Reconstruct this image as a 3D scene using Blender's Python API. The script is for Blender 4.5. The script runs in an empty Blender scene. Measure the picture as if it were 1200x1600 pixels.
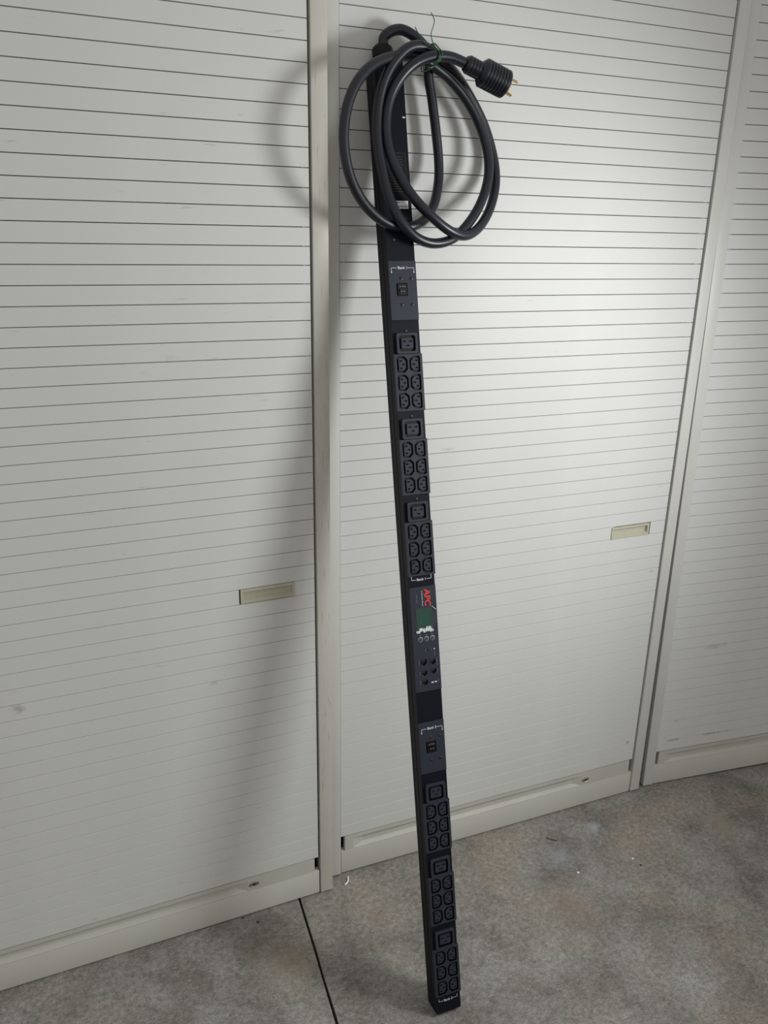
import bpy, bmesh, math, random
from mathutils import Vector, Matrix, noise
from mathutils.geometry import tessellate_polygon
random.seed(7)
SC = bpy.context.scene
COL = SC.collection
R = math.radians

# ------------------------------------------------------------------ camera, world, lights, exposure
cam_d = bpy.data.cameras.new('camera'); cam = bpy.data.objects.new('camera', cam_d); COL.objects.link(cam)
cam.location = (-0.51376, -1.49937, 1.50037)
cam.rotation_euler = (R(71.040), R(-0.9057), R(-21.9619))
cam_d.sensor_fit = 'VERTICAL'; cam_d.sensor_height = 32.0
cam_d.lens = 1241.81 / 1600 * 32.0
cam_d.clip_start = 0.02
SC.camera = cam

world = bpy.data.worlds.new('room_light'); SC.world = world; world.use_nodes = True
bg = world.node_tree.nodes['Background']
bg.inputs['Color'].default_value = (1.0, 0.985, 0.955, 1); bg.inputs['Strength'].default_value = 0.53

def spot(name, loc, target, watts, cone, radius, color):
    d = bpy.data.lights.new(name, 'SPOT'); d.energy = watts; d.spot_size = R(cone); d.spot_blend = 1.0; d.shadow_soft_size = radius; d.color = color
    o = bpy.data.objects.new(name, d); COL.objects.link(o); o.location = loc
    o.rotation_euler = (Vector(target) - Vector(loc)).to_track_quat('-Z', 'Y').to_euler()
    return o
# the lamp that throws the cord's and the strip's shadows to the left, standing to the right of the photographer
spot('work_lamp_offscreen', (1.095, -1.050, 1.440), (-0.44, 0.0, 0.90), 67.0, 126, 0.17, (0.98, 1.0, 1.0))
vs = SC.view_settings
vs.view_transform = 'Standard'; vs.look = 'None'; vs.gamma = 1.0; vs.use_curve_mapping = False
vs.exposure = 0.0

# ------------------------------------------------------------------ materials
def mat(name, col, rough=0.5, metal=0.0, spec=0.5, noise_scale=None, noise_amt=0.0, bump=0.0, bump_scale=200.0, coat=0.0):
    m = bpy.data.materials.new(name); m.use_nodes = True
    nt = m.node_tree; b = nt.nodes['Principled BSDF']
    b.inputs['Base Color'].default_value = (*col, 1); b.inputs['Roughness'].default_value = rough
    b.inputs['Metallic'].default_value = metal; b.inputs['Specular IOR Level'].default_value = spec
    b.inputs['Coat Weight'].default_value = coat
    tc = nt.nodes.new('ShaderNodeTexCoord')
    if noise_scale:
        n = nt.nodes.new('ShaderNodeTexNoise'); n.inputs['Scale'].default_value = noise_scale; n.inputs['Detail'].default_value = 6
        nt.links.new(tc.outputs['Object'], n.inputs['Vector'])
        r = nt.nodes.new('ShaderNodeValToRGB')
        r.color_ramp.elements[0].position = 0.3; r.color_ramp.elements[1].position = 0.7
        r.color_ramp.elements[0].color = (*[c * (1 - noise_amt) for c in col], 1)
        r.color_ramp.elements[1].color = (*[min(1, c * (1 + noise_amt)) for c in col], 1)
        nt.links.new(n.outputs['Fac'], r.inputs['Fac']); nt.links.new(r.outputs['Color'], b.inputs['Base Color'])
    if bump:
        n2 = nt.nodes.new('ShaderNodeTexNoise'); n2.inputs['Scale'].default_value = bump_scale; n2.inputs['Detail'].default_value = 3
        nt.links.new(tc.outputs['Object'], n2.inputs['Vector'])
        bp = nt.nodes.new('ShaderNodeBump'); bp.inputs['Strength'].default_value = bump; bp.inputs['Distance'].default_value = 0.001
        nt.links.new(n2.outputs['Fac'], bp.inputs['Height']); nt.links.new(bp.outputs['Normal'], b.inputs['Normal'])
    return m

def painted(name, col, rough, dirt, scuff_scale=(3, 3, 30), scuff_at=0.70, scuff_col=(0.16, 0.145, 0.12)):
    """painted sheet metal or plastic with thin scuff marks"""
    m = mat(name, col, rough, noise_scale=5.0, noise_amt=0.03)
    nt = m.node_tree; b = nt.nodes['Principled BSDF']
    src = b.inputs['Base Color'].links[0].from_socket
    geo = nt.nodes.new('ShaderNodeNewGeometry')
    mp = nt.nodes.new('ShaderNodeMapping'); mp.inputs['Scale'].default_value = scuff_scale
    nt.links.new(geo.outputs['Position'], mp.inputs['Vector'])
    n = nt.nodes.new('ShaderNodeTexNoise'); n.inputs['Scale'].default_value = 6.0; n.inputs['Detail'].default_value = 8; n.inputs['Roughness'].default_value = 0.65
    nt.links.new(mp.outputs['Vector'], n.inputs['Vector'])
    r = nt.nodes.new('ShaderNodeValToRGB'); r.color_ramp.elements[0].position = scuff_at; r.color_ramp.elements[1].position = scuff_at + 0.06
    r.color_ramp.elements[0].color = (0, 0, 0, 1); r.color_ramp.elements[1].color = (dirt, dirt, dirt, 1)
    nt.links.new(n.outputs['Fac'], r.inputs['Fac'])
    mx = nt.nodes.new('ShaderNodeMix'); mx.data_type = 'RGBA'
    nt.links.new(r.outputs['Color'], mx.inputs['Factor']); nt.links.new(src, mx.inputs['A'])
    mx.inputs['B'].default_value = (*scuff_col, 1)
    nt.links.new(mx.outputs['Result'], b.inputs['Base Color'])
    return m

M = {}
M['slat'] = painted('cream_slat_plastic', (0.600, 0.602, 0.580), 0.53, 0.35, (2.5, 2.5, 22), 0.665)
# a few scuffs and smudges where the shutters have been knocked
nt = M['slat'].node_tree; b = nt.nodes['Principled BSDF']; src = b.inputs['Base Color'].links[0].from_socket
geo = nt.nodes.new('ShaderNodeNewGeometry')
sn = nt.nodes.new('ShaderNodeTexNoise'); sn.inputs['Scale'].default_value = 70; sn.inputs['Detail'].default_value = 6; sn.inputs['Roughness'].default_value = 0.7
nt.links.new(geo.outputs['Position'], sn.inputs['Vector'])
for (px, py, pz, rx, rz, col, amt) in ((1.147, -0.021, 0.147, 0.075, 0.006, (0.13, 0.12, 0.10), 0.85), (1.013, -0.005, 0.145, 0.045, 0.006, (0.16, 0.15, 0.13), 0.7), (1.015, -0.004, 0.208, 0.018, 0.005, (0.14, 0.13, 0.11), 0.8),
                                       (1.107, -0.016, 0.437, 0.070, 0.018, (0.38, 0.37, 0.34), 0.6), (-0.656, -0.052, 0.656, 0.022, 0.022, (0.30, 0.29, 0.27), 0.6), (-0.332, -0.045, 1.295, 0.022, 0.018, (0.42, 0.42, 0.40), 0.55),
                                       (-0.289, -0.044, 0.629, 0.014, 0.012, (0.32, 0.31, 0.29), 0.5), (0.854, 0.0, 0.695, 0.018, 0.006, (0.30, 0.29, 0.26), 0.7), (0.248, 0.0, 1.071, 0.035, 0.006, (0.42, 0.42, 0.42), 0.6), (0.850, 0.0, 0.174, 0.012, 0.012, (0.20, 0.19, 0.17), 0.7)):
    sub = nt.nodes.new('ShaderNodeVectorMath'); sub.operation = 'SUBTRACT'; sub.inputs[1].default_value = (px, py, pz); nt.links.new(geo.outputs['Position'], sub.inputs[0])
    mul = nt.nodes.new('ShaderNodeVectorMath'); mul.operation = 'MULTIPLY'; mul.inputs[1].default_value = (1 / rx, 1 / 0.05, 1 / rz); nt.links.new(sub.outputs[0], mul.inputs[0])
    ln = nt.nodes.new('ShaderNodeVectorMath'); ln.operation = 'LENGTH'; nt.links.new(mul.outputs[0], ln.inputs[0])
    ad = nt.nodes.new('ShaderNodeMath'); ad.operation = 'MULTIPLY_ADD'; ad.inputs[1].default_value = 2.4; nt.links.new(sn.outputs['Fac'], ad.inputs[0]); nt.links.new(ln.outputs['Value'], ad.inputs[2])
    mr = nt.nodes.new('ShaderNodeMapRange'); mr.inputs['From Min'].default_value = 1.25; mr.inputs['From Max'].default_value = 1.75; mr.inputs['To Min'].default_value = amt; mr.inputs['To Max'].default_value = 0.0
    nt.links.new(ad.outputs[0], mr.inputs['Value'])
    mx = nt.nodes.new('ShaderNodeMix'); mx.data_type = 'RGBA'; nt.links.new(mr.outputs['Result'], mx.inputs['Factor']); nt.links.new(src, mx.inputs['A']); mx.inputs['B'].default_value = (*col, 1)
    src = mx.outputs['Result']
nt.links.new(src, b.inputs['Base Color'])
M['frame'] = painted('cream_frame_paint', (0.560, 0.560, 0.525), 0.42, 0.25, (30, 30, 2.2), 0.70)
M['post_worn'] = painted('worn_post_paint', (0.520, 0.505, 0.455), 0.42, 0.55, (42, 42, 2.6), 0.60, (0.20, 0.17, 0.12))
M['plinth'] = painted('cream_plinth_paint', (0.540, 0.535, 0.490), 0.45, 0.4, (4, 4, 14), 0.68, (0.22, 0.17, 0.10))
M['rail'] = mat('cream_rail_plastic', (0.500, 0.495, 0.445), 0.45, noise_scale=12, noise_amt=0.04)
M['handle'] = mat('beige_handle_plastic', (0.470, 0.450, 0.350), 0.5, noise_scale=60, noise_amt=0.06)
M['lock'] = mat('steel_lock', (0.42, 0.40, 0.36), 0.35, metal=0.9)
M['hole'] = mat('keyhole_shade', (0.03, 0.03, 0.03), 0.5, metal=0.8)  # shade inside the keyhole, put into the colour of raised bars
M['housing'] = mat('black_powder_coat', (0.0050, 0.0057, 0.0105), 0.5, spec=0.14, bump=0.25, bump_scale=1500)
M['plate'] = mat('charcoal_plastic', (0.022, 0.0255, 0.039), 0.5, spec=0.28, bump=0.15, bump_scale=1800)
M['black'] = mat('black_plastic', (0.003, 0.003, 0.004), 0.5, spec=0.25)
M['slot'] = mat('slot_black', (0.002, 0.002, 0.002), 0.8)
M['rubber'] = mat('black_cord_rubber', (0.0058, 0.0070, 0.0135), 0.36, spec=0.5, bump=0.12, bump_scale=400)
M['brass'] = mat('brass', (0.75, 0.55, 0.22), 0.28, metal=1.0)
M['screw'] = mat('dark_screw', (0.035, 0.036, 0.042), 0.3, metal=0.6)
M['white'] = mat('white_print', (0.62, 0.63, 0.65), 0.6)
M['dimwhite'] = mat('dim_print', (0.16, 0.16, 0.18), 0.6)
M['red'] = mat('red_print', (0.62, 0.035, 0.03), 0.5)
M['sticker'] = mat('white_sticker', (0.78, 0.79, 0.80), 0.5)
M['faint'] = mat('faint_print', (0.045, 0.046, 0.055), 0.6)
M['ink'] = mat('black_ink', (0.03, 0.03, 0.03), 0.7)
M['lcd'] = mat('green_lcd', (0.020, 0.068, 0.052), 0.8, spec=0.1)
M['lcd_frame'] = mat('grey_lcd_surround', (0.030, 0.052, 0.043), 0.7, spec=0.15)
M['button'] = mat('grey_button', (0.045, 0.050, 0.062), 0.5)
M['ring'] = mat('pale_button_ring', (0.28, 0.31, 0.37), 0.5)
M['port'] = mat('port_metal', (0.10, 0.10, 0.11), 0.4, metal=0.5)
M['wire'] = mat('green_wire_plastic', (0.006, 0.085, 0.040), 0.4)
M['chalk'] = mat('white_debris', (0.85, 0.85, 0.83), 0.5)
M['grit'] = mat('dark_debris', (0.02, 0.018, 0.016), 0.8)

# clear protective film: thin, glossy, mostly transparent
fm = bpy.data.materials.new('clear_film'); fm.use_nodes = True; nt = fm.node_tree; nt.nodes.clear()
out = nt.nodes.new('ShaderNodeOutputMaterial'); mixs = nt.nodes.new('ShaderNodeMixShader'); tr = nt.nodes.new('ShaderNodeBsdfTransparent')
pb = nt.nodes.new('ShaderNodeBsdfPrincipled'); pb.inputs['Base Color'].default_value = (0.25, 0.30, 0.28, 1); pb.inputs['Roughness'].default_value = 0.12
tr.inputs['Color'].default_value = (0.95, 0.98, 0.96, 1); mixs.inputs['Fac'].default_value = 0.05
nt.links.new(tr.outputs[0], mixs.inputs[1]); nt.links.new(pb.outputs[0], mixs.inputs[2]); nt.links.new(mixs.outputs[0], out.inputs['Surface'])
M['film'] = fm
fm2 = fm.copy()
for n in fm2.node_tree.nodes:
    if n.type == 'BSDF_PRINCIPLED': n.inputs['Base Color'].default_value = (0.75, 0.80, 0.80, 1); fm2.name = 'crumpled_film_glare'
for n in fm2.node_tree.nodes:
    if n.type == 'MIX_SHADER': n.inputs['Fac'].default_value = 0.75
M['film_fold_glare'] = fm2  # glare on the crumpled film, painted as a whitish, more opaque colour

# concrete
cm = bpy.data.materials.new('stained_concrete'); cm.use_nodes = True; nt = cm.node_tree; b = nt.nodes['Principled BSDF']
geo = nt.nodes.new('ShaderNodeNewGeometry')
def nz(scale, detail=6, rough=0.6, dist=0.0, vec=None):
    n = nt.nodes.new('ShaderNodeTexNoise'); n.inputs['Scale'].default_value = scale; n.inputs['Detail'].default_value = detail
    n.inputs['Roughness'].default_value = rough; n.inputs['Distortion'].default_value = dist
    nt.links.new(vec or geo.outputs['Position'], n.inputs['Vector']); return n
def ramp(src, p0, c0, p1, c1):
    r = nt.nodes.new('ShaderNodeValToRGB'); r.color_ramp.elements[0].position = p0; r.color_ramp.elements[1].position = p1
    r.color_ramp.elements[0].color = (*c0, 1); r.color_ramp.elements[1].color = (*c1, 1); nt.links.new(src, r.inputs['Fac']); return r
def mixc(fac, a, bb, mode='MIX', f=None):
    m = nt.nodes.new('ShaderNodeMix'); m.data_type = 'RGBA'; m.blend_type = mode
    if fac is not None: nt.links.new(fac, m.inputs['Factor'])
    if f is not None: m.inputs['Factor'].default_value = f
    for s, v in (('A', a), ('B', bb)):
        if isinstance(v, tuple): m.inputs[s].default_value = (*v, 1)
        else: nt.links.new(v, m.inputs[s])
    return m.outputs['Result']
base = ramp(nz(6.5, 8, 0.65, 0.3).outputs['Fac'], 0.33, (0.155, 0.141, 0.123), 0.68, (0.330, 0.320, 0.297)).outputs['Color']
warm = ramp(nz(3.6, 4, 0.5).outputs['Fac'], 0.50, (0, 0, 0), 0.68, (1, 1, 1)).outputs['Color']
c = mixc(warm, base, (0.320, 0.265, 0.210))
m_ = nt.nodes.new('ShaderNodeMix'); m_.data_type = 'RGBA'; m_.inputs['Factor'].default_value = 0.62
nt.links.new(base, m_.inputs['A']); nt.links.new(c, m_.inputs['B']); c = m_.outputs['Result']
fine = ramp(nz(85, 8, 0.8).outputs['Fac'], 0.34, (0.45, 0.45, 0.45), 0.66, (1.50, 1.50, 1.50)).outputs['Color']
c = mixc(None, c, fine, 'MULTIPLY', 0.85)
grain = ramp(nz(420, 4, 0.8).outputs['Fac'], 0.36, (0.45, 0.45, 0.45), 0.64, (1.5, 1.5, 1.5)).outputs['Color']
c = mixc(None, c, grain, 'MULTIPLY', 0.7)
# brushed streaks left by the float
mp = nt.nodes.new('ShaderNodeMapping'); mp.inputs['Rotation'].default_value = (0, 0, R(35)); mp.inputs['Scale'].default_value = (1, 5, 1)
nt.links.new(geo.outputs['Position'], mp.inputs['Vector'])
st = ramp(nz(60, 6, 0.7, 0.4, mp.outputs['Vector']).outputs['Fac'], 0.55, (0, 0, 0), 0.70, (0.6, 0.6, 0.6)).outputs['Color']
c = mixc(st, c, (0.50, 0.485, 0.455))
# pale spilt spots
for (sx, sy, rad, col, amt) in ((0.695, -0.088, 0.030, (0.42, 0.44, 0.46), 0.8), (0.548, -0.150, 0.055, (0.36, 0.38, 0.42), 0.55), (1.03, -0.20, 0.06, (0.34, 0.28, 0.21), 0.6),
                                (0.48, -0.30, 0.10, (0.25, 0.19, 0.14), 0.5), (-0.20, -0.20, 0.09, (0.30, 0.235, 0.165), 0.5)):
    vm = nt.nodes.new('ShaderNodeVectorMath'); vm.operation = 'DISTANCE'; vm.inputs[1].default_value = (sx, sy, 0)
    wob = nt.nodes.new('ShaderNodeMath'); wob.operation = 'MULTIPLY_ADD'; wob.inputs[1].default_value = rad * 1.6
    nt.links.new(nz(45, 5).outputs['Fac'], wob.inputs[0]); nt.links.new(geo.outputs['Position'], vm.inputs[0]); nt.links.new(vm.outputs['Value'], wob.inputs[2])
    mr = nt.nodes.new('ShaderNodeMapRange'); mr.inputs['From Min'].default_value = rad * 0.8; mr.inputs['From Max'].default_value = rad * 1.8
    mr.inputs['To Min'].default_value = amt; mr.inputs['To Max'].default_value = 0
    nt.links.new(wob.outputs[0], mr.inputs['Value']); c = mixc(mr.outputs['Result'], c, col)
nt.links.new(c, b.inputs['Base Color']); b.inputs['Roughness'].default_value = 0.75
bp = nt.nodes.new('ShaderNodeBump'); bp.inputs['Strength'].default_value = 0.5; bp.inputs['Distance'].default_value = 0.003
nt.links.new(nz(160, 5, 0.7).outputs['Fac'], bp.inputs['Height']); nt.links.new(bp.outputs['Normal'], b.inputs['Normal'])
M['concrete'] = cm

# ------------------------------------------------------------------ mesh helpers
class MB:
    def __init__(s): s.v = []; s.f = []; s.m = []
    def add(s, vs, fs, mi=0):
        o = len(s.v); s.v += [tuple(x) for x in vs]; s.f += [tuple(i + o for i in f) for f in fs]; s.m += [mi] * len(fs)
    def box(s, x0, x1, y0, y1, z0, z1, mi=0):
        s.add([(x, y, z) for z in (z0, z1) for y in (y0, y1) for x in (x0, x1)],
              [(0, 2, 3, 1), (4, 5, 7, 6), (0, 1, 5, 4), (2, 6, 7, 3), (0, 4, 6, 2), (1, 3, 7, 5)], mi)
    def mesh(s, name, mats, smooth=None, bevel=0.0, segs=2):
        me = bpy.data.meshes.new(name); me.from_pydata(s.v, [], s.f)
        for k in mats: me.materials.append(M[k])
        for p, i in zip(me.polygons, s.m): p.material_index = i
        bm = bmesh.new(); bm.from_mesh(me)
        bmesh.ops.remove_doubles(bm, verts=bm.verts, dist=1e-6)
        bmesh.ops.recalc_face_normals(bm, faces=bm.faces)
        if bevel:
            es = [e for e in bm.edges if len(e.link_faces) == 2 and e.calc_face_angle(0) > 0.5]
            bmesh.ops.bevel(bm, geom=es, offset=bevel, segments=segs, affect='EDGES', profile=0.6)
        if smooth is not None:
            for f in bm.faces: f.smooth = True
            for e in bm.edges:
                if len(e.link_faces) == 2 and e.calc_face_angle(0) > smooth: e.smooth = False
        bm.to_mesh(me); bm.free(); me.update(); return me
    def build(s, name, mats, parent=None, loc=(0, 0, 0), rot=(0, 0, 0), **k):
        mats = [mats] if isinstance(mats, str) else mats
        return link(name, s.mesh(name, mats, **k), parent, loc, rot)

def link(name, me, parent=None, loc=(0, 0, 0), rot=(0, 0, 0)):
    o = bpy.data.objects.new(name, me); COL.objects.link(o); o.parent = parent; o.location = loc; o.rotation_euler = rot; return o
def tag(o, label=None, cat=None, group=None, kind=None):
    for k, v in (('label', label), ('category', cat), ('group', group), ('kind', kind)):
        if v: o[k] = v
    return o
def empty(name, loc, rot=(0, 0, 0)):
    o = bpy.data.objects.new(name, None); COL.objects.link(o); o.location = loc; o.rotation_euler = rot; o.empty_display_size = 0.05; return o
def boxp(name, m, parent, x0, x1, y0, y1, z0, z1, bevel=0.0):
    b = MB(); b.box(x0, x1, y0, y1, z0, z1); return b.build(name, m, parent, bevel=bevel, smooth=0.6 if bevel else None)

def holed(mb, outer, holes, y, mi=0):
    """flat face in the XZ plane at depth y with holes"""
    polys = [[Vector((x, z, 0)) for x, z in lp] for lp in [outer] + holes]
    flat = [pt for lp in [outer] + holes for pt in lp]
    tris = tessellate_polygon(polys)
    mb.add([(x, y, z) for x, z in flat], [tuple(t) for t in tris], mi)
def wall(mb, lp, y0, y1, mi=0):
    n = len(lp); vs = [(x, y0, z) for x, z in lp] + [(x, y1, z) for x, z in lp]
    mb.add(vs, [(i, (i + 1) % n, n + (i + 1) % n, n + i) for i in range(n)], mi)
def rect(x0, x1, z0, z1): return [(x0, z0), (x1, z0), (x1, z1), (x0, z1)]
def rrect(x0, x1, z0, z1, r, n=4):
    out = []
    for cx, cz, a0 in ((x1 - r, z0 + r, -90), (x1 - r, z1 - r, 0), (x0 + r, z1 - r, 90), (x0 + r, z0 + r, 180)):
        for i in range(n + 1):
            a = R(a0 + 90 * i / n); out.append((cx + r * math.cos(a), cz + r * math.sin(a)))
    return out
def shift(lp, dx, dz): return [(x + dx, z + dz) for x, z in lp]

def recess(mb, x0, x1, z0, z1, hx0, hx1, hz0, hz1, yf, yb, depth, sx0, sx1, sz0, sz1, mi=0, mfloor=0):
    """block with a sloped finger recess in its front"""
    o = rect(x0, x1, z0, z1); h = rect(hx0, hx1, hz0, hz1); fl = rect(hx0 + sx0, hx1 - sx1, hz0 + sz0, hz1 - sz1)
    holed(mb, o, [h], yf, mi); wall(mb, o, yf, yb, mi)
    mb.add([(x, yb, z) for x, z in o], [(0, 1, 2, 3)], mi)
    vs = [(x, yf, z) for x, z in h] + [(x, yf + depth, z) for x, z in fl]
    mb.add(vs, [(i, (i + 1) % 4, 4 + (i + 1) % 4, 4 + i) for i in range(4)], mi)
    mb.add([(x, yf + depth, z) for x, z in fl], [(0, 1, 2, 3)], mfloor)

def tube(mb, pts, rad, sides=10, per=6, mi=0, cap=True):
    P = [Vector(p) for p in pts]; S = []
    for i in range(len(P) - 1):
        p0 = P[max(i - 1, 0)]; p1 = P[i]; p2 = P[i + 1]; p3 = P[min(i + 2, len(P) - 1)]
        for k in range(per):
            t = k / per
            S.append(0.5 * ((2 * p1) + (p2 - p0) * t + (2 * p0 - 5 * p1 + 4 * p2 - p3) * t * t + (3 * p1 - p0 - 3 * p2 + p3) * t ** 3))
    S.append(P[-1])
    T = [(S[min(i + 1, len(S) - 1)] - S[max(i - 1, 0)]).normalized() for i in range(len(S))]
    n = T[0].orthogonal().normalized(); vs = []
    for i, p in enumerate(S):
        n = (n - T[i] * n.dot(T[i])).normalized(); bn = T[i].cross(n)
        for k in range(sides):
            a = 2 * math.pi * k / sides; vs.append(p + (n * math.cos(a) + bn * math.sin(a)) * rad)
    fs = [(i * sides + k, i * sides + (k + 1) % sides, (i + 1) * sides + (k + 1) % sides, (i + 1) * sides + k) for i in range(len(S) - 1) for k in range(sides)]
    if cap: fs += [tuple(range(sides))[::-1], tuple((len(S) - 1) * sides + k for k in range(sides))]
    mb.add(vs, fs, mi); return S

def lathe(mb, prof, n=24, mi=0, org=(0, 0, 0), axis=(0, 0, 1)):
    """prof = [(radius, height)] turned about axis"""
    q = Vector((0, 0, 1)).rotation_difference(Vector(axis).normalized()); o = Vector(org); vs = []
    for r, h in prof:
        for k in range(n):
            a = 2 * math.pi * k / n; vs.append(o + q @ Vector((r * math.cos(a), r * math.sin(a), h)))
    fs = [(i * n + k, i * n + (k + 1) % n, (i + 1) * n + (k + 1) % n, (i + 1) * n + k) for i in range(len(prof) - 1) for k in range(n)]
    fs += [tuple(range(n))[::-1], tuple((len(prof) - 1) * n + k for k in range(n))]
    mb.add(vs, fs, mi)

# ------------------------------------------------------------------ the setting: floor slabs and the wall behind
floor = MB(); floor.box(-4, 4, -4, 1.2, -0.05, -0.012)
floor = tag(floor.build('floor', 'grit'), kind='structure')
jx = lambda y: -0.1159 + 0.0566 * y          # control joint running away from the cabinets
for side in (-1, 1):
    b = MB(); g = 0.0029
    n = 60; ys = [-4 + 5.2 * i / n for i in range(n + 1)]
    for i in range(n):
        ya, yb = ys[i], ys[i + 1]
        wa = g + 0.0012 * noise.noise((ya * 9, side * 3.1, 0)); wb = g + 0.0012 * noise.noise((yb * 9, side * 3.1, 0))
        a0, a1 = jx(ya) + side * wa, jx(yb) + side * wb; e = side * 4
        b.add([(a0, ya, 0), (e, ya, 0), (e, yb, 0), (a1, yb, 0), (a0, ya, -0.012), (a1, yb, -0.012)], [(0, 1, 2, 3), (0, 3, 5, 4)])
    b.build('concrete_slab', 'concrete', floor)
wb = MB(); wb.box(-4, 4, 1.15, 1.2, -0.05, 3.0)
tag(wb.build('wall_back', 'frame'), kind='structure')

# ------------------------------------------------------------------ roller-shutter cabinets
PITCH = 0.0328099; TW = 0.8799; POST = 0.031; DEPTH = 0.45; TOP = 2.13
def slat_mesh(x0, x1):
    p = PITCH
    prof = [(0, 0), (0, p - 0.0020), (0.0010, p - 0.0013), (0.0070, p - 0.0012), (0.0070, 0)]
    b = MB(); n = len(prof)
    b.add([(x0, y, z) for y, z in prof] + [(x1, y, z) for y, z in prof],
          [(i, (i + 1) % n, n + (i + 1) % n, n + i) for i in range(n)] + [tuple(range(n)), tuple(range(n, 2 * n))[::-1]])
    return b.mesh('slat', ['slat'])
HX0, HX1 = 0.7165, 0.8300                       # recessed pull
SL_FULL = slat_mesh(0.001, TW - 0.004); SL_A = slat_mesh(0.001, HX0); SL_B = slat_mesh(HX1, TW - 0.004)

def cabinet(name, loc, rot, ztop_line, hz, label, worn_right=False, post_l=POST, hx=(HX0, HX1)):
    c = empty(name, loc, rot); tag(c, label, 'cabinet', 'roller shutter cabinets in a row')
    # carcass
    pf = -0.0045
    boxp('post', 'frame', c, -post_l, -0.0005, pf, 0.03, 0.004, TOP, 0.0022)
    boxp('post', 'post_worn' if worn_right else 'frame', c, TW + 0.0005, TW + POST, pf, 0.03, 0.004, TOP, 0.0022)
    boxp('side_panel', 'frame', c, -post_l, -post_l + 0.018, 0.03, DEPTH, 0.004, TOP)
    boxp('side_panel', 'frame', c, TW + POST - 0.018, TW + POST, 0.03, DEPTH, 0.004, TOP)
    boxp('back_panel', 'frame', c, -post_l + 0.018, TW + POST - 0.018, DEPTH - 0.012, DEPTH, 0.004, TOP)
    boxp('top_panel', 'frame', c, -0.0005, TW + 0.0005, pf, DEPTH - 0.012, TOP - 0.04, TOP, 0.002)
    for xa, xb in ((-0.0005, 0.004), (TW - 0.003, TW + 0.0005)): boxp('shutter_track', 'frame', c, xa, xb, 0.0115, 0.024, 0.11, TOP - 0.04)
    for x in (0.0, TW):
        for y in (0.03, DEPTH - 0.06):
            b = MB(); lathe(b, [(0.016, 0), (0.016, 0.003), (0.006, 0.0035), (0.006, 0.006)], 14, 0, (x, y + 0.02, -0.0002)); b.build('levelling_foot', 'black', c)
    # shutter
    zb = ztop_line
    while zb - PITCH > 0.105: zb -= PITCH
    b = MB()                                     # carrier tapes that hold the slats together from behind
    for xa in (0.0045, TW - 0.0150): b.box(xa, xa + 0.0105, 0.0069, 0.0080, zb, TOP - 0.045)
    sh = b.build('shutter', 'slat', c)
    z = zb; k = 0
    while z + PITCH < TOP - 0.038:
        if z < hz < z + PITCH:
            link('slat', SL_A, sh, (0, 0, z)); link('slat', SL_B, sh, (0, 0, z))
            h = MB(); cz = hz
            recess(h, hx[0], hx[1], cz - 0.0152, cz + 0.0152, hx[0] + 0.0045, hx[1] - 0.0045, cz - 0.0098, cz + 0.0098, -0.0022, 0.0142, 0.0075, 0.0006, 0.0022, 0.0030, 0.0004)
            h.build('recessed_pull', 'handle', sh)
        else: link('slat', SL_FULL, sh, (0, 0, z))
        z += PITCH; k += 1
    # bottom rail with its long finger groove, then the plinth
    rt = zb - 0.0022
    r = MB()
    recess(r, 0.011, TW - 0.0135, 0.0690, rt, 0.032, 0.705, 0.0705, rt - 0.0095, -0.0006, 0.012, 0.0095, 0.028, 0.024, 0.006, 0.0015)
    rail = r.build('bottom_rail', 'rail', c)
    lk = MB(); lathe(lk, [(0.0118, 0), (0.0118, 0.0014), (0.0098, 0.0022), (0.0085, 0.0014)], 22, 0, (0, 0, 0), (0, -1, 0))
    lk.box(-0.0010, 0.0010, -0.0018, -0.0009, -0.0048, 0.0048, 1); lk.box(-0.0048, 0.0048, -0.0017, -0.0009, -0.0009, 0.0009, 1)
    lo = lk.build('lock', ['lock', 'hole'], rail, (0.7195, -0.0004, 0.0855)); lo.scale = (1.0, 1.0, 0.62)
    boxp('plinth', 'plinth', c, 0.0012, TW - 0.0015, -0.0010, 0.014, 0.0035, 0.0686, 0.0010)
    return c

AL = R(1.26349)
lx, ly = -0.06631, -0.03882
cabinet('tambour_cabinet', (lx - (TW - 0.0005) * math.cos(AL), ly - (TW - 0.0005) * math.sin(AL), 0), (0, 0, AL), 1.84728, 0.8138,
        'cream roller-shutter cabinet standing forward of its neighbour, with a scraped corner post', worn_right=True, hx=(0.7195, 0.8325))
cabinet('tambour_cabinet', (0, 0, 0), (0, 0, 0), 1.88484, 0.8175,
        'cream roller-shutter cabinet that the black power strip leans against', post_l=0.0335, hx=(0.7110, 0.8250))
cabinet('tambour_cabinet', (0.96223, 0.00175, 0.0), (0, -0.00934, R(-6.9956)), 1.98298, 0.8175,
        'cream roller-shutter cabinet turned slightly, beyond the dark gap from the leaning power strip')

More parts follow.
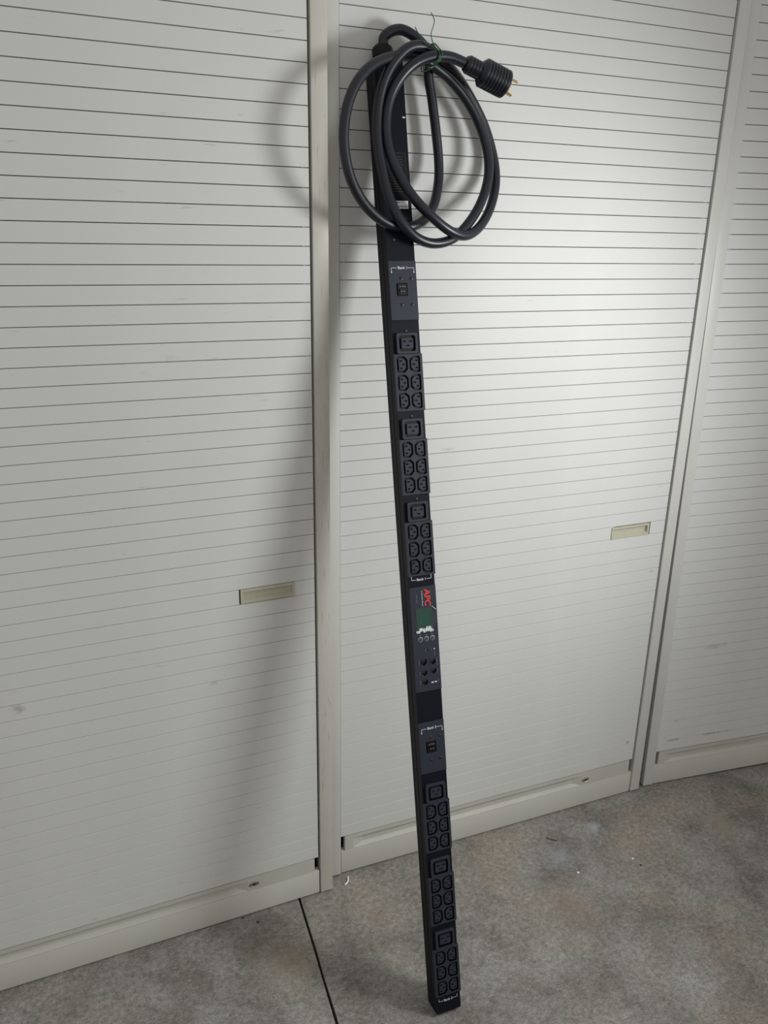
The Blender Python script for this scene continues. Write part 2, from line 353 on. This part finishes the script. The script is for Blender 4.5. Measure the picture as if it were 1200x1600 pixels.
# ------------------------------------------------------------------ the power distribution unit
PL, PW, PD = 1.829, 0.0538, 0.0443
w_ = Vector((0.99977, -0.01982, 0.00757)); n_ = Vector((-0.02099, -0.97608, 0.21638)); a_ = Vector((-0.0031, 0.21649, 0.97628))
pdu = empty('power_distribution_unit', (0, 0, 0))
mw = Matrix((w_, -n_, a_)).transposed().to_4x4(); mw.translation = Vector((0.08332, -0.39596, 0.0))
pdu.matrix_world = mw; PINV = mw.inverted()
tag(pdu, 'tall black metal rack power strip with rows of outlets and a coiled thick cord', 'power strip')
F = -PD                                          # front face of the housing
hw = PW / 2
half = [(hw, F), (hw, F + 0.0185), (hw - 0.0016, F + 0.0190), (hw - 0.0016, F + 0.0212), (hw, F + 0.0217), (hw, F + 0.0345), (hw - 0.0012, F + 0.0350), (hw - 0.0012, F + 0.0362), (hw, F + 0.0367), (hw, 0.0)]
prof = [(-x, y) for x, y in half] + half[::-1]
b = MB(); n = len(prof)
b.add([(x, y, 0.0) for x, y in prof] + [(x, y, PL) for x, y in prof], [(i, (i + 1) % n, n + (i + 1) % n, n + i) for i in range(n)] + [tuple(range(n)), tuple(range(n, 2 * n))[::-1]])
b.build('housing', 'housing', pdu)

def text(body, size, loc, parent, m, down=False, bold=0.0, shear=0.0, name='lettering', sx=1.0):
    cu = bpy.data.curves.new(name, 'FONT'); cu.body = body; cu.size = size; cu.align_x = 'CENTER'; cu.align_y = 'CENTER'; cu.offset = bold; cu.shear = shear
    cu.resolution_u = 3
    t = bpy.data.objects.new('tmp', cu); COL.objects.link(t)
    bpy.context.view_layer.update()
    me = bpy.data.meshes.new_from_object(t.evaluated_get(bpy.context.evaluated_depsgraph_get()))
    bpy.data.objects.remove(t); bpy.data.curves.remove(cu)
    for v in me.vertices:
        x, y = v.co.x * sx, v.co.y
        v.co = (y, 0, -x) if down else (x, 0, y)
    me.materials.clear(); me.materials.append(M[m]); me.name = name
    return link(name, me, parent, loc)

def plate(name, x0, x1, z0, z1, h, m='plate', holes=(), r=0.0006, extra=None, bev=True):
    """raised cover plate; sunk holes get walls and a black floor"""
    y = F - h; mb = MB(); o = rrect(x0, x1, z0, z1, r, 2)
    c_ = 0.0004
    oi = rrect(x0 + c_, x1 - c_, z0 + c_, z1 - c_, max(r - c_, 0.0002), 2)
    holed(mb, oi, list(holes), y, 0)
    k = len(o); mb.add([(x, y, z) for x, z in oi] + [(x, y + c_, z) for x, z in o], [(i, (i + 1) % k, k + (i + 1) % k, k + i) for i in range(k)], 0)
    wall(mb, o, y + c_, F + 0.0005, 0)
    for hl in holes:
        wall(mb, hl, y, F - 0.0002, 1); mb.add([(x, F - 0.0002, z) for x, z in hl], [tuple(range(len(hl)))], 1)
    if extra: extra(mb, y)
    return mb.build(name, [m, 'black', 'slot'], pdu), y

def screw_mesh():
    mb = MB(); lathe(mb, [(0.0030, 0), (0.0030, 0.0006), (0.0022, 0.0011), (0.0012, 0.0012)], 14, 0, (0, 0, 0), (0, -1, 0))
    mb.box(-0.0018, 0.0018, -0.00135, -0.0008, -0.00035, 0.00035, 1); mb.box(-0.00035, 0.00035, -0.00135, -0.0008, -0.0018, 0.0018, 1)
    return mb.mesh('screw', ['screw', 'slot'], smooth=0.6)
SCREW = screw_mesh()

# outlet inserts -----------------------------------------------------
def c13_loops(mirror):
    def lp(hwid, hh, ch, r):
        pts = [(-hwid + r, -hh), (hwid - ch, -hh), (hwid, -hh + ch * 1.05), (hwid, hh - ch * 1.05), (hwid - ch, hh), (-hwid + r, hh), (-hwid, hh - r), (-hwid, -hh + r)]
        return [(-x, z) for x, z in pts][::-1] if mirror else pts
    return lp(0.0107, 0.0148, 0.0062, 0.0022), lp(0.0070, 0.0108, 0.0045, 0.0008)
def island_mesh(name, loop, slots, depth):
    """contact island that stands in the sunk ring, with three blade slots"""
    mb = MB(); holes = [rect(x - a, x + a, z - c_, z + c_) for x, z, a, c_ in slots]
    holed(mb, loop, holes, 0.0003, 0); wall(mb, loop, 0.0003, depth, 0)
    for hl in holes:
        wall(mb, hl, 0.0003, 0.0026, 1); mb.add([(x, 0.0026, z) for x, z in hl], [(0, 1, 2, 3)], 1)
    return mb.mesh(name, ['plate', 'slot'])
OUT_L, ISL_L = c13_loops(False); OUT_R, ISL_R = c13_loops(True)
SL13 = [(-0.0032, 0.0066, 0.0027, 0.0014), (0.0022, 0.0, 0.0027, 0.0014), (-0.0030, -0.0066, 0.0027, 0.0014)]
H13 = 0.0042
C13_L = island_mesh('outlet', ISL_L, SL13, H13 - 0.0002); C13_R = island_mesh('outlet', ISL_R, [(-x, z, a, c_) for x, z, a, c_ in SL13], H13 - 0.0002)
H19 = 0.0050
C19 = island_mesh('large_outlet', rrect(-0.0115, 0.0115, -0.0095, 0.0095, 0.0028), [(-0.0062, 0.0036, 0.0033, 0.0013), (0.0062, 0.0036, 0.0033, 0.0013), (0.0, -0.0042, 0.0033, 0.0013)], H19 - 0.0002)

def outlet_group(top, with_screw):
    # single large outlet module above a block of six smaller ones
    cz = top + 0.0190
    o19 = rrect(-0.0160, 0.0160, cz - 0.0143, cz + 0.0143, 0.0040)
    p, y = plate('large_outlet_module', -0.0208, 0.0208, top + 0.0004, top + 0.0378, H19, holes=[o19], r=0.003)
    link('large_outlet', C19, p, (0, y, cz))
    if with_screw: link('screw', SCREW, pdu, (0.0, F, top + 0.0422))
    rows = [top - 0.0188, top - 0.0518, top - 0.0848]; U = 0.01235; holes = []
    for z in rows: holes += [shift(OUT_L, -U, z), shift(OUT_R, U, z)]
    p, y = plate('outlet_block', -0.0279, 0.0279, top - 0.1035, top, H13, holes=holes)
    for z in rows:
        link('outlet', C13_L, p, (-U, y, z)); link('outlet', C13_R, p, (U, y, z))
for t in (1.3235, 1.1680, 1.0135): outlet_group(t, True)
for t in (0.4560, 0.2993, 0.1430): outlet_group(t, False)

def bracket(name, parent, x0, x1, z, dz, y, m, gap, arrow=True):
    """thin printed bracket with arrow heads either side of the bank name"""
    mb = MB(); tk = 0.00036
    def bar(a, b_, c_, d): mb.add([(a, y, c_), (b_, y, c_), (b_, y, d), (a, y, d)], [(0, 1, 2, 3)])
    bar(x0, -gap, z - tk, z + tk); bar(gap, x1, z - tk, z + tk)
    for x in (x0, x1):
        bar(x - tk, x + tk, min(z, z + dz), max(z, z + dz))
        if arrow:
            s_ = 1 if dz > 0 else -1
            mb.add([(x - 0.0014, y, z + dz), (x + 0.0014, y, z + dz), (x, y, z + dz + s_ * 0.0028)], [(0, 1, 2)])
    return mb.build(name, m, parent)

def bank_plate(z0, z1, body, m_text):
    bz = z1 - 0.0506
    hole = rrect(-0.0135, 0.0080, bz - 0.0115, bz + 0.0115, 0.0015, 2)
    p, y = plate('breaker_plate', -0.0268, 0.0268, z0, z1, 0.0028, holes=[hole])
    for (x, dz) in ((-0.0035, -0.0312), (0.0162, -0.0312), (-0.0045, -0.0772), (0.0153, -0.0772)): link('screw', SCREW, p, (x, y, z1 + dz))
    # rocker breaker: body, two paddles, small printed marks
    mb = MB(); cx = -0.0024
    mb.box(cx - 0.0090, cx + 0.0090, y - 0.0004, F, bz - 0.0105, bz + 0.0105)
    br = mb.build('circuit_breaker', 'black', p, bevel=0.0006)
    mb = MB(); mb.add([(cx - 0.0055, y - 0.0008, bz - 0.009), (cx + 0.0065, y - 0.0008, bz - 0.009), (cx + 0.0065, y - 0.0022, bz + 0.001), (cx - 0.0055, y - 0.0022, bz + 0.001),
                       (cx - 0.0055, y + 0.001, bz - 0.009), (cx + 0.0065, y + 0.001, bz - 0.009), (cx + 0.0065, y + 0.001, bz + 0.001), (cx - 0.0055, y + 0.001, bz + 0.001)],
                      [(0, 1, 2, 3), (4, 7, 6, 5), (0, 4, 5, 1), (3, 2, 6, 7), (0, 3, 7, 4), (1, 5, 6, 2)])
    for i, (a, c_) in enumerate(((-0.0040, 0.0040), (0.0010, 0.0045), (0.0048, 0.0040))): mb.box(cx + a - 0.0011, cx + a + 0.0011, y - 0.0009, y - 0.0003, bz + c_, bz + c_ + 0.0022, 1)
    mb.box(cx - 0.0035, cx - 0.0010, y - 0.0019, y - 0.0012, bz - 0.0040, bz - 0.0025, 1); mb.box(cx + 0.0015, cx + 0.0042, y - 0.0019, y - 0.0012, bz - 0.0040, bz - 0.0025, 1)
    mb.build('rocker', ['black', 'dimwhite'], p)
    text(body, 0.0070, (0.0008, y - 0.00015, z1 - 0.0125), p, m_text, bold=0.00008)
    bracket('printed_bracket', p, -0.0212, 0.0225, z1 - 0.0125, -0.0068, y - 0.00012, m_text, 0.0105)
bank_plate(1.3842, 1.4890, 'Bank 1', 'white')
bank_plate(0.5165, 0.6200, 'Bank 2', 'white')
for zc, body in ((0.9020, 'Bank 1'), (0.0262, 'Bank 2')):
    text(body, 0.0070, (0.0, F - 0.00015, zc), pdu, 'white', bold=0.00008)
    bracket('printed_bracket', pdu, -0.0202, 0.0202, zc, 0.0060, F - 0.00012, 'white', 0.0105, arrow=zc > 0.5)

# control panel ------------------------------------------------------
DZ0, DZ1 = 0.6822, 0.8885
def port_loop(cx, cz, a, c_):
    return [(cx - a, cz + c_), (cx - a, cz - c_ * 0.45), (cx - a * 0.55, cz - c_ * 0.45), (cx - a * 0.55, cz - c_ * 0.75), (cx - a * 0.28, cz - c_ * 0.75), (cx - a * 0.28, cz - c_),
            (cx + a * 0.28, cz - c_), (cx + a * 0.28, cz - c_ * 0.75), (cx + a * 0.55, cz - c_ * 0.75), (cx + a * 0.55, cz - c_ * 0.45), (cx + a, cz - c_ * 0.45), (cx + a, cz + c_)]
PORTS = [(-0.0075, 0.7403, 0.0062, 0.0060), (-0.0070, 0.7190, 0.0055, 0.0052), (-0.0066, 0.7005, 0.0055, 0.0052), (0.0116, 0.7386, 0.0052, 0.0050), (0.0120, 0.7200, 0.0052, 0.0050)]
holes = [port_loop(*p) for p in PORTS]
holes.append([(0.0015 + 0.0014 * math.cos(a * math.pi / 5), 0.7640 + 0.0014 * math.sin(a * math.pi / 5)) for a in range(10)])
panel, Y = plate('control_panel', -0.0268, 0.0268, DZ0, DZ1, 0.0030, holes=holes)
tag(panel, 'charcoal control panel with red lettering, green screen and network ports')
for cx, cz, a, c_ in PORTS:
    mb = MB(); o = rect(cx - a - 0.0014, cx + a + 0.0014, cz - c_ - 0.0012, cz + c_ + 0.0012)
    lp = port_loop(cx, cz, a, c_)[::-1]
    holed(mb, o, [lp], Y - 0.0005, 0); wall(mb, o, Y - 0.0005, Y + 0.0004, 0); wall(mb, lp, Y - 0.0005, F - 0.0004, 1)
    for i in range(8): mb.box(cx - a * 0.7 + i * a * 0.2 - 0.00018, cx - a * 0.7 + i * a * 0.2 + 0.00018, F - 0.0011, F - 0.0003, cz + c_ * 0.2, cz + c_ * 0.85, 2)
    mb.build('network_port', ['plate', 'black', 'port'], panel)
text('APC', 0.0172, (0.0078, Y - 0.0002, 0.8665), panel, 'red', down=True, bold=0.00045, shear=0.12, name='red_lettering', sx=1.02)
text('by Schneider Electric', 0.0036, (-0.0022, Y - 0.0002, 0.8655), panel, 'white', down=True)
text('Rack PDU', 0.0036, (-0.0136, Y - 0.0002, 0.8655), panel, 'dimwhite', down=True)
# screen
mb = MB(); holed(mb, rrect(-0.0172, 0.0162, 0.8050, 0.8465, 0.002), [rrect(-0.0118, 0.0115, 0.8125, 0.8395, 0.001)], Y - 0.0006, 0); wall(mb, rrect(-0.0172, 0.0162, 0.8050, 0.8465, 0.002), Y - 0.0006, Y + 0.0005, 0)
wall(mb, rrect(-0.0118, 0.0115, 0.8125, 0.8395, 0.001), Y - 0.0006, Y, 0)
sf = mb.build('screen_surround', 'lcd_frame', panel)
mb = MB(); mb.box(-0.0118, 0.0115, Y - 0.0003, Y + 0.0003, 0.8125, 0.8395); mb.build('green_screen', 'lcd', panel)
# crinkled protective film still on the screen, gathered along its lower edge
def film(name, m, xa, xb, za, zb, nx, nz_, amp, fr, lift, parent, corner=0.0):
    vs = []; fs = []
    for j in range(nz_ + 1):
        for i in range(nx + 1):
            u, v = i / nx, j / nz_
            x = xa + (xb - xa) * u; z = za + (zb - za) * v
            if corner and u > 0.75: z = za + (zb - za) * (0.5 + (v - 0.5) * (1 - corner * (u - 0.75) / 0.25))
            nn = noise.noise((x * fr, z * fr, 1.7)) + 0.6 * noise.noise((x * fr * 2.3, z * fr * 2.3, 4.1))
            vs.append((x, Y - lift - amp * (0.9 + nn), z))
    for j in range(nz_):
        for i in range(nx):
            a = j * (nx + 1) + i; fs.append((a, a + 1, a + nx + 2)); fs.append((a, a + nx + 2, a + nx + 1))
    mb = MB(); mb.add(vs, fs); return mb.build(name, m, parent)
film('protective_film', 'film', -0.0192, 0.0262, 0.8025, 0.8480, 26, 26, 0.0005, 260, 0.0009, panel, 0.75)
for (xa, xb, za, zb, am) in ((-0.0192, -0.0105, 0.7995, 0.8045, 0.0016), (-0.0135, -0.0040, 0.8020, 0.8085, 0.0020), (-0.0050, 0.0035, 0.7998, 0.8075, 0.0018), (0.0010, 0.0125, 0.8015, 0.8110, 0.0022), (0.0085, 0.0165, 0.7990, 0.8050, 0.0018)):
    film('film_crease', 'film_fold_glare', xa, xb, za, zb, 9, 7, am, 520, 0.0009, panel, 0.6)
b = MB(); tube(b, [(0.0155, Y - 0.0020, 0.8487), (0.0190, Y - 0.0026, 0.8455), (0.0235, Y - 0.0024, 0.8410)], 0.0005, 6, 4); b.build('film_crease', 'film_fold_glare', panel)
for x in (-0.0112, 0.0012, 0.0137):
    mb = MB(); lathe(mb, [(0.0050, 0), (0.0050, 0.0007), (0.0041, 0.0010)], 24, 0, (x, Y + 0.0001, 0.7862), (0, -1, 0)); ring = mb.build('button_ring', 'ring', panel, smooth=0.6)
    mb = MB(); lathe(mb, [(0.0039, 0), (0.0039, 0.0016), (0.0033, 0.0021), (0.0015, 0.0022)], 22, 0, (x, Y, 0.7862), (0, -1, 0)); mb.build('button', 'button', panel, smooth=0.6)
mb = MB(); lathe(mb, [(0.0013, 0), (0.0013, 0.0006), (0.0008, 0.0010)], 12, 0, (0.0160, Y, 0.7640), (0, -1, 0)); mb.build('indicator_lamp', 'white', panel)
mb = MB(); lathe(mb, [(0.0008, 0), (0.0008, 0.0005)], 10, 0, (0.0096, Y, 0.7638), (0, -1, 0)); mb.build('indicator_lamp', 'dimwhite', panel)
for x in (0.0082, 0.0150):
    mb = MB(); mb.box(x - 0.0023, x + 0.0023, Y - 0.0005, Y + 0.0002, 0.6972, 0.6994); mb.build('white_mark', 'white', panel)
# faint rows of tiny print beside ports and lamps
mb = MB()
for (x, z0, z1) in ((-0.0168, 0.735, 0.746), (-0.0168, 0.716, 0.722), (-0.0166, 0.697, 0.706), (0.0200, 0.732, 0.746), (0.0205, 0.716, 0.722), (0.0215, 0.698, 0.703), (-0.0012, 0.760, 0.767), (0.0165, 0.751, 0.760)):
    z = z0
    while z < z1: mb.box(x - 0.0005, x + 0.0005, Y - 0.0002, Y, z, z + 0.0011); z += 0.0018
for x in (-0.0112, 0.0012, 0.0137): mb.box(x - 0.0022, x + 0.0022, Y - 0.0002, Y, 0.7935, 0.7945)
tag(mb.build('tiny_print', 'dimwhite', panel), kind='stuff')

# rating plate, sticker and top fittings -----------------------------
mb = MB(); mb.box(-0.0215, 0.0215, F - 0.0003, F + 0.0002, 1.600, 1.6765)
rp = mb.build('rating_label', 'black', pdu)
mb = MB(); tk = 0.0002
for (a, c_, d, e) in ((-0.0208, 0.0208, 1.6755, 1.6759), (0.0204, 0.0208, 1.6060, 1.6759), (-0.0208, -0.0204, 1.6060, 1.6759)): mb.box(a, c_, F - 0.0005, F - 0.0002, d, e)
z = 1.668
while z > 1.608:
    x = -0.017
    while x < 0.013:
        l = random.uniform(0.002, 0.006); mb.box(x, min(x + l, 0.017), F - 0.00045, F - 0.0002, z, z + 0.0010); x += l + 0.0012
    z -= 0.0042
tag(mb.build('rating_print', 'faint', rp), kind='stuff')
mb = MB(); mb.box(-0.0075, 0.0205, F - 0.0004, F + 0.0002, 1.5800, 1.5935); stk = mb.build('serial_sticker', 'sticker', pdu)
mb = MB()
x = -0.0055
for wd in (0.004, 0.002, 0.003): mb.box(x, x + wd * 0.8, F - 0.0005, F - 0.0003, 1.5895, 1.5912); x += wd
x = -0.0005
while x < 0.0180: wd = random.choice((0.0003, 0.0005, 0.0009)); mb.box(x, x + wd, F - 0.0005, F - 0.0003, 1.5822, 1.5848); x += wd + random.choice((0.0003, 0.0005))
tag(mb.build('printed_bars', 'ink', stk), kind='stuff')
mb = MB(); mb.add([(0.0205, F - 0.0002, 1.7378), (0.0248, F - 0.0002, 1.7372), (0.0248, F - 0.0002, 1.7352), (0.0212, F - 0.0002, 1.7345), (0.0198, F - 0.0002, 1.7362)], [(0, 1, 2, 3, 4)]); mb.build('paint_chip', 'white', pdu)
link('screw', SCREW, pdu, (0.0, F, 1.800)); link('screw', SCREW, pdu, (-0.012, F, 1.5270))

# cord ---------------------------------------------------------------
A = [(0.0747, -0.024, 1.8226), (0.0755, -0.024, 1.8345), (0.0883, -0.026, 1.8449), (0.1055, -0.03, 1.8481), (0.1242, -0.034, 1.8417), (0.1419, -0.037, 1.8294), (0.1558, -0.038, 1.8154), (0.1604, -0.036, 1.7995), (0.1591, -0.034, 1.7782)]
C_ = [(0.1683, -0.032, 1.7418), (0.1792, -0.032, 1.6851), (0.1854, -0.034, 1.6362), (0.1805, -0.045, 1.5988), (0.1616, -0.068, 1.5607), (0.1326, -0.092, 1.5346), (0.0982, -0.11, 1.5222), (0.0648, -0.114, 1.5222), (0.0318, -0.118, 1.5351), (-0.0, -0.121, 1.5623), (-0.0219, -0.123, 1.598), (-0.0322, -0.123, 1.6377), (-0.0326, -0.121, 1.6759), (-0.023, -0.116, 1.7145), (-0.0033, -0.108, 1.7484), (0.027, -0.095, 1.7756), (0.0646, -0.079, 1.793), (0.1067, -0.064, 1.8021), (0.1356, -0.057, 1.8014)]
M_ = [(0.1684, -0.052, 1.7884), (0.1959, -0.048, 1.7743), (0.2265, -0.044, 1.7507), (0.2532, -0.042, 1.7208), (0.2736, -0.044, 1.6827), (0.2823, -0.05, 1.6429), (0.2764, -0.06, 1.605), (0.2551, -0.075, 1.5648), (0.2217, -0.092, 1.5282), (0.1819, -0.11, 1.5022), (0.1375, -0.122, 1.4941), (0.0983, -0.128, 1.5053), (0.0686, -0.126, 1.5342), (0.0527, -0.114, 1.5719), (0.0442, -0.102, 1.6157), (0.0384, -0.092, 1.6651), (0.0412, -0.086, 1.711), (0.051, -0.084, 1.7503), (0.0689, -0.082, 1.7827), (0.0967, -0.078, 1.809), (0.1245, -0.072, 1.817), (0.1542, -0.064, 1.8107)]
B_ = [(0.19, -0.05, 1.7951), (0.2285, -0.03, 1.7733), (0.2605, -0.024, 1.7397), (0.2855, -0.022, 1.7038), (0.3026, -0.024, 1.6627), (0.3083, -0.032, 1.6249), (0.3007, -0.046, 1.5895), (0.2761, -0.07, 1.5502), (0.2414, -0.094, 1.5201), (0.2044, -0.112, 1.5083), (0.1664, -0.124, 1.5176), (0.13, -0.126, 1.5405), (0.0989, -0.118, 1.5701), (0.0754, -0.106, 1.6059), (0.0594, -0.097, 1.6445), (0.055, -0.09, 1.6844), (0.0613, -0.086, 1.7242), (0.0789, -0.085, 1.7582), (0.1065, -0.086, 1.7852), (0.1397, -0.088, 1.7994), (0.1747, -0.088, 1.8015), (0.2089, -0.088, 1.7934)]
loc = lambda p: PINV @ Vector(p)
mb = MB(); tube(mb, [loc(p) for p in A + C_ + M_ + B_], 0.0090, 14, 6)
mb.build('power_cord', 'rubber', pdu, smooth=1.0)
# strain-relief boot on the top end
mb = MB(); bo = loc((0.0748, -0.024, 1.786)); ax = Vector((0, -0.05, 1))
lathe(mb, [(0.0175, 0.0), (0.0185, 0.004), (0.0185, 0.0150), (0.0172, 0.0165), (0.0185, 0.018), (0.0185, 0.030), (0.0165, 0.0345), (0.0120, 0.0380), (0.0100, 0.0395)], 24, 0, bo, ax)
mb.build('cord_boot', 'black', pdu, smooth=0.7)
# twist-lock plug
p0, p1 = Vector((0.2040, -0.088, 1.7950)), Vector((0.2885, -0.092, 1.7655))
ax = (p1 - p0).normalized(); lax = (PINV.to_3x3() @ ax)
prof = [(0.0098, 0.0), (0.0125, 0.001), (0.0140, 0.004)]
for i in range(4): prof += [(0.0152, 0.006 + i * 0.006), (0.0152, 0.0095 + i * 0.006), (0.0140, 0.0102 + i * 0.006), (0.0140, 0.0115 + i * 0.006)]
prof += [(0.0165, 0.031), (0.0220, 0.036)]
for i in range(7): prof += [(0.0242, 0.038 + i * 0.0060), (0.0242, 0.0420 + i * 0.0060), (0.0228, 0.0428 + i * 0.0060), (0.0228, 0.0434 + i * 0.0060)]
prof += [(0.0240, 0.0800), (0.0240, 0.0850), (0.0220, 0.0870)]
mb = MB(); lathe(mb, prof, 30, 0, loc(p0), lax)
plug = mb.build('plug', 'rubber', pdu, smooth=0.5)
# three curved brass blades, one with a hooked tip
e1 = ax.cross(Vector((0, 1, 0))).normalized(); e2 = ax.cross(e1).normalized()
for k, ang in enumerate((40, 160, 280)):
    mb = MB(); rr = 0.0135; L = 0.016; vs = []
    for h in (0.0, L):
        for r_ in (rr - 0.0009, rr + 0.0009):
            for j in range(6):
                a = R(ang - 17 + 34 * j / 5 + (14 if (h > 0 and k == 1) else 0))
                q_ = p0 + ax * (0.0865 + h) + (e1 * math.cos(a) + e2 * math.sin(a)) * r_
                vs.append(loc(q_))
    fs = []
    for j in range(5): fs += [(j, j + 1, 13 + j, 12 + j), (6 + j, 18 + j, 19 + j, 7 + j), (12 + j, 13 + j, 19 + j, 18 + j)]
    fs += [(0, 12, 18, 6), (5, 11, 23, 17)]
    mb.add(vs, fs); mb.build('blade', 'brass', plug)

# ------------------------------------------------------------------ green twist tie round the coil
tie = empty('twist_tie', (0.1480, -0.09, 1.7780))
tag(tie, 'thin green plastic-coated wire tie twisted round the coiled black cord', 'wire tie')
TI = Vector((0.1480, -0.09, 1.7780))
def tl(pts): return [Vector(p) - TI for p in pts]
LOOP = [(0.1500, -0.030, 1.8235), (0.1465, -0.070, 1.8222), (0.1472, -0.0880, 1.8125), (0.1488, -0.0988, 1.8040), (0.1478, -0.0992, 1.7955), (0.1425, -0.0970, 1.7880),
        (0.1400, -0.0850, 1.7840), (0.1430, -0.0500, 1.7830), (0.1500, -0.0220, 1.7900), (0.1510, -0.0200, 1.8120), (0.1500, -0.030, 1.8235)]
for dx, dz in ((0.0, 0.0), (0.0042, 0.0012)):
    mb = MB(); tube(mb, tl([(x + dx, y - dx * 0.1, z + dz) for x, y, z in LOOP]), 0.0011, 7, 6); mb.build('wire_loop', 'wire', tie, smooth=1.0)
mb = MB(); tube(mb, tl([(0.1485, -0.080, 1.8210), (0.1445, -0.086, 1.8165), (0.1415, -0.09, 1.8165), (0.1395, -0.085, 1.8270), (0.1402, -0.08, 1.8358), (0.1465, -0.075, 1.8490), (0.1500, -0.07, 1.8600), (0.1482, -0.06, 1.8725)]), 0.0008, 6, 6); mb.build('wire_end', 'wire', tie, smooth=1.0)
mb = MB(); tube(mb, tl([(0.1490, -0.080, 1.8205), (0.1410, -0.088, 1.8150), (0.1310, -0.084, 1.8180), (0.1242, -0.08, 1.8242), (0.1185, -0.075, 1.8345), (0.1143, -0.07, 1.8454)]), 0.0008, 6, 6); mb.build('wire_end', 'wire', tie, smooth=1.0)
mb = MB(); tube(mb, tl([(0.1383, -0.1015, 1.7826), (0.1320, -0.103, 1.7795), (0.1257, -0.102, 1.7800)]), 0.0010, 6, 6); mb.build('wire_end', 'wire', tie, smooth=1.0)

# ------------------------------------------------------------------ scraps on the floor
mb = MB(); tube(mb, [(-0.0060, -0.006, 0.0022), (-0.002, -0.004, 0.0025), (0.004, 0.001, 0.0026), (0.007, 0.008, 0.0030), (0.009, 0.014, 0.0034)], 0.0021, 8, 5)
o = mb.build('plastic_clip', 'chalk', None, (0.0035, -0.0330, 0), smooth=1.0)
tag(o, 'tiny curved white plastic scrap lying on the concrete by the cabinet corner', 'scrap')
def crumb(x, y, r, m, label, cat, group):
    bm = bmesh.new(); bmesh.ops.create_icosphere(bm, subdivisions=2, radius=r)
    for v in bm.verts:
        v.co *= 1 + 0.35 * noise.noise(v.co * (1.5 / r) + Vector((x * 50, y * 50, 0))); v.co.z *= 0.6
    zmin = min(v.co.z for v in bm.verts)
    for v in bm.verts: v.co.z -= zmin
    me = bpy.data.meshes.new('crumb'); bm.to_mesh(me); bm.free(); me.materials.append(M[m])
    tag(link('crumb', me, None, (x, y, -0.0003)), label, cat, group)
crumb(0.7182, -0.2210, 0.0030, 'chalk', 'tiny white crumb on the concrete out past the pale stain', 'crumb', 'crumbs on the floor')
crumb(0.5575, -0.2108, 0.0032, 'chalk', 'tiny white crumb beside the bluish stain on the concrete', 'crumb', 'crumbs on the floor')
crumb(-0.2270, -0.0715, 0.0028, 'grit', 'dark crumb of grit on the slab beside the floor joint', 'crumb', 'crumbs on the floor')
crumb(-0.2570, -0.0480, 0.0022, 'grit', 'dark crumb of grit against the plinth of the scraped cabinet', 'crumb', 'crumbs on the floor')
crumb(0.7230, -0.2465, 0.0026, 'grit', 'dark crumb of grit next to a tiny white crumb', 'crumb', 'crumbs on the floor')
mb = MB(); tube(mb, [(-0.012, 0.010, 0.0008), (-0.003, 0.002, 0.0012), (0.006, -0.006, 0.0009), (0.012, -0.010, 0.0008)], 0.0008, 6, 4)
o = mb.build('twig', 'grit', None, (0.5612, -0.0869, 0), smooth=1.0)
tag(o, 'short thin dark fibre lying on the concrete near the pale stain', 'fibre')
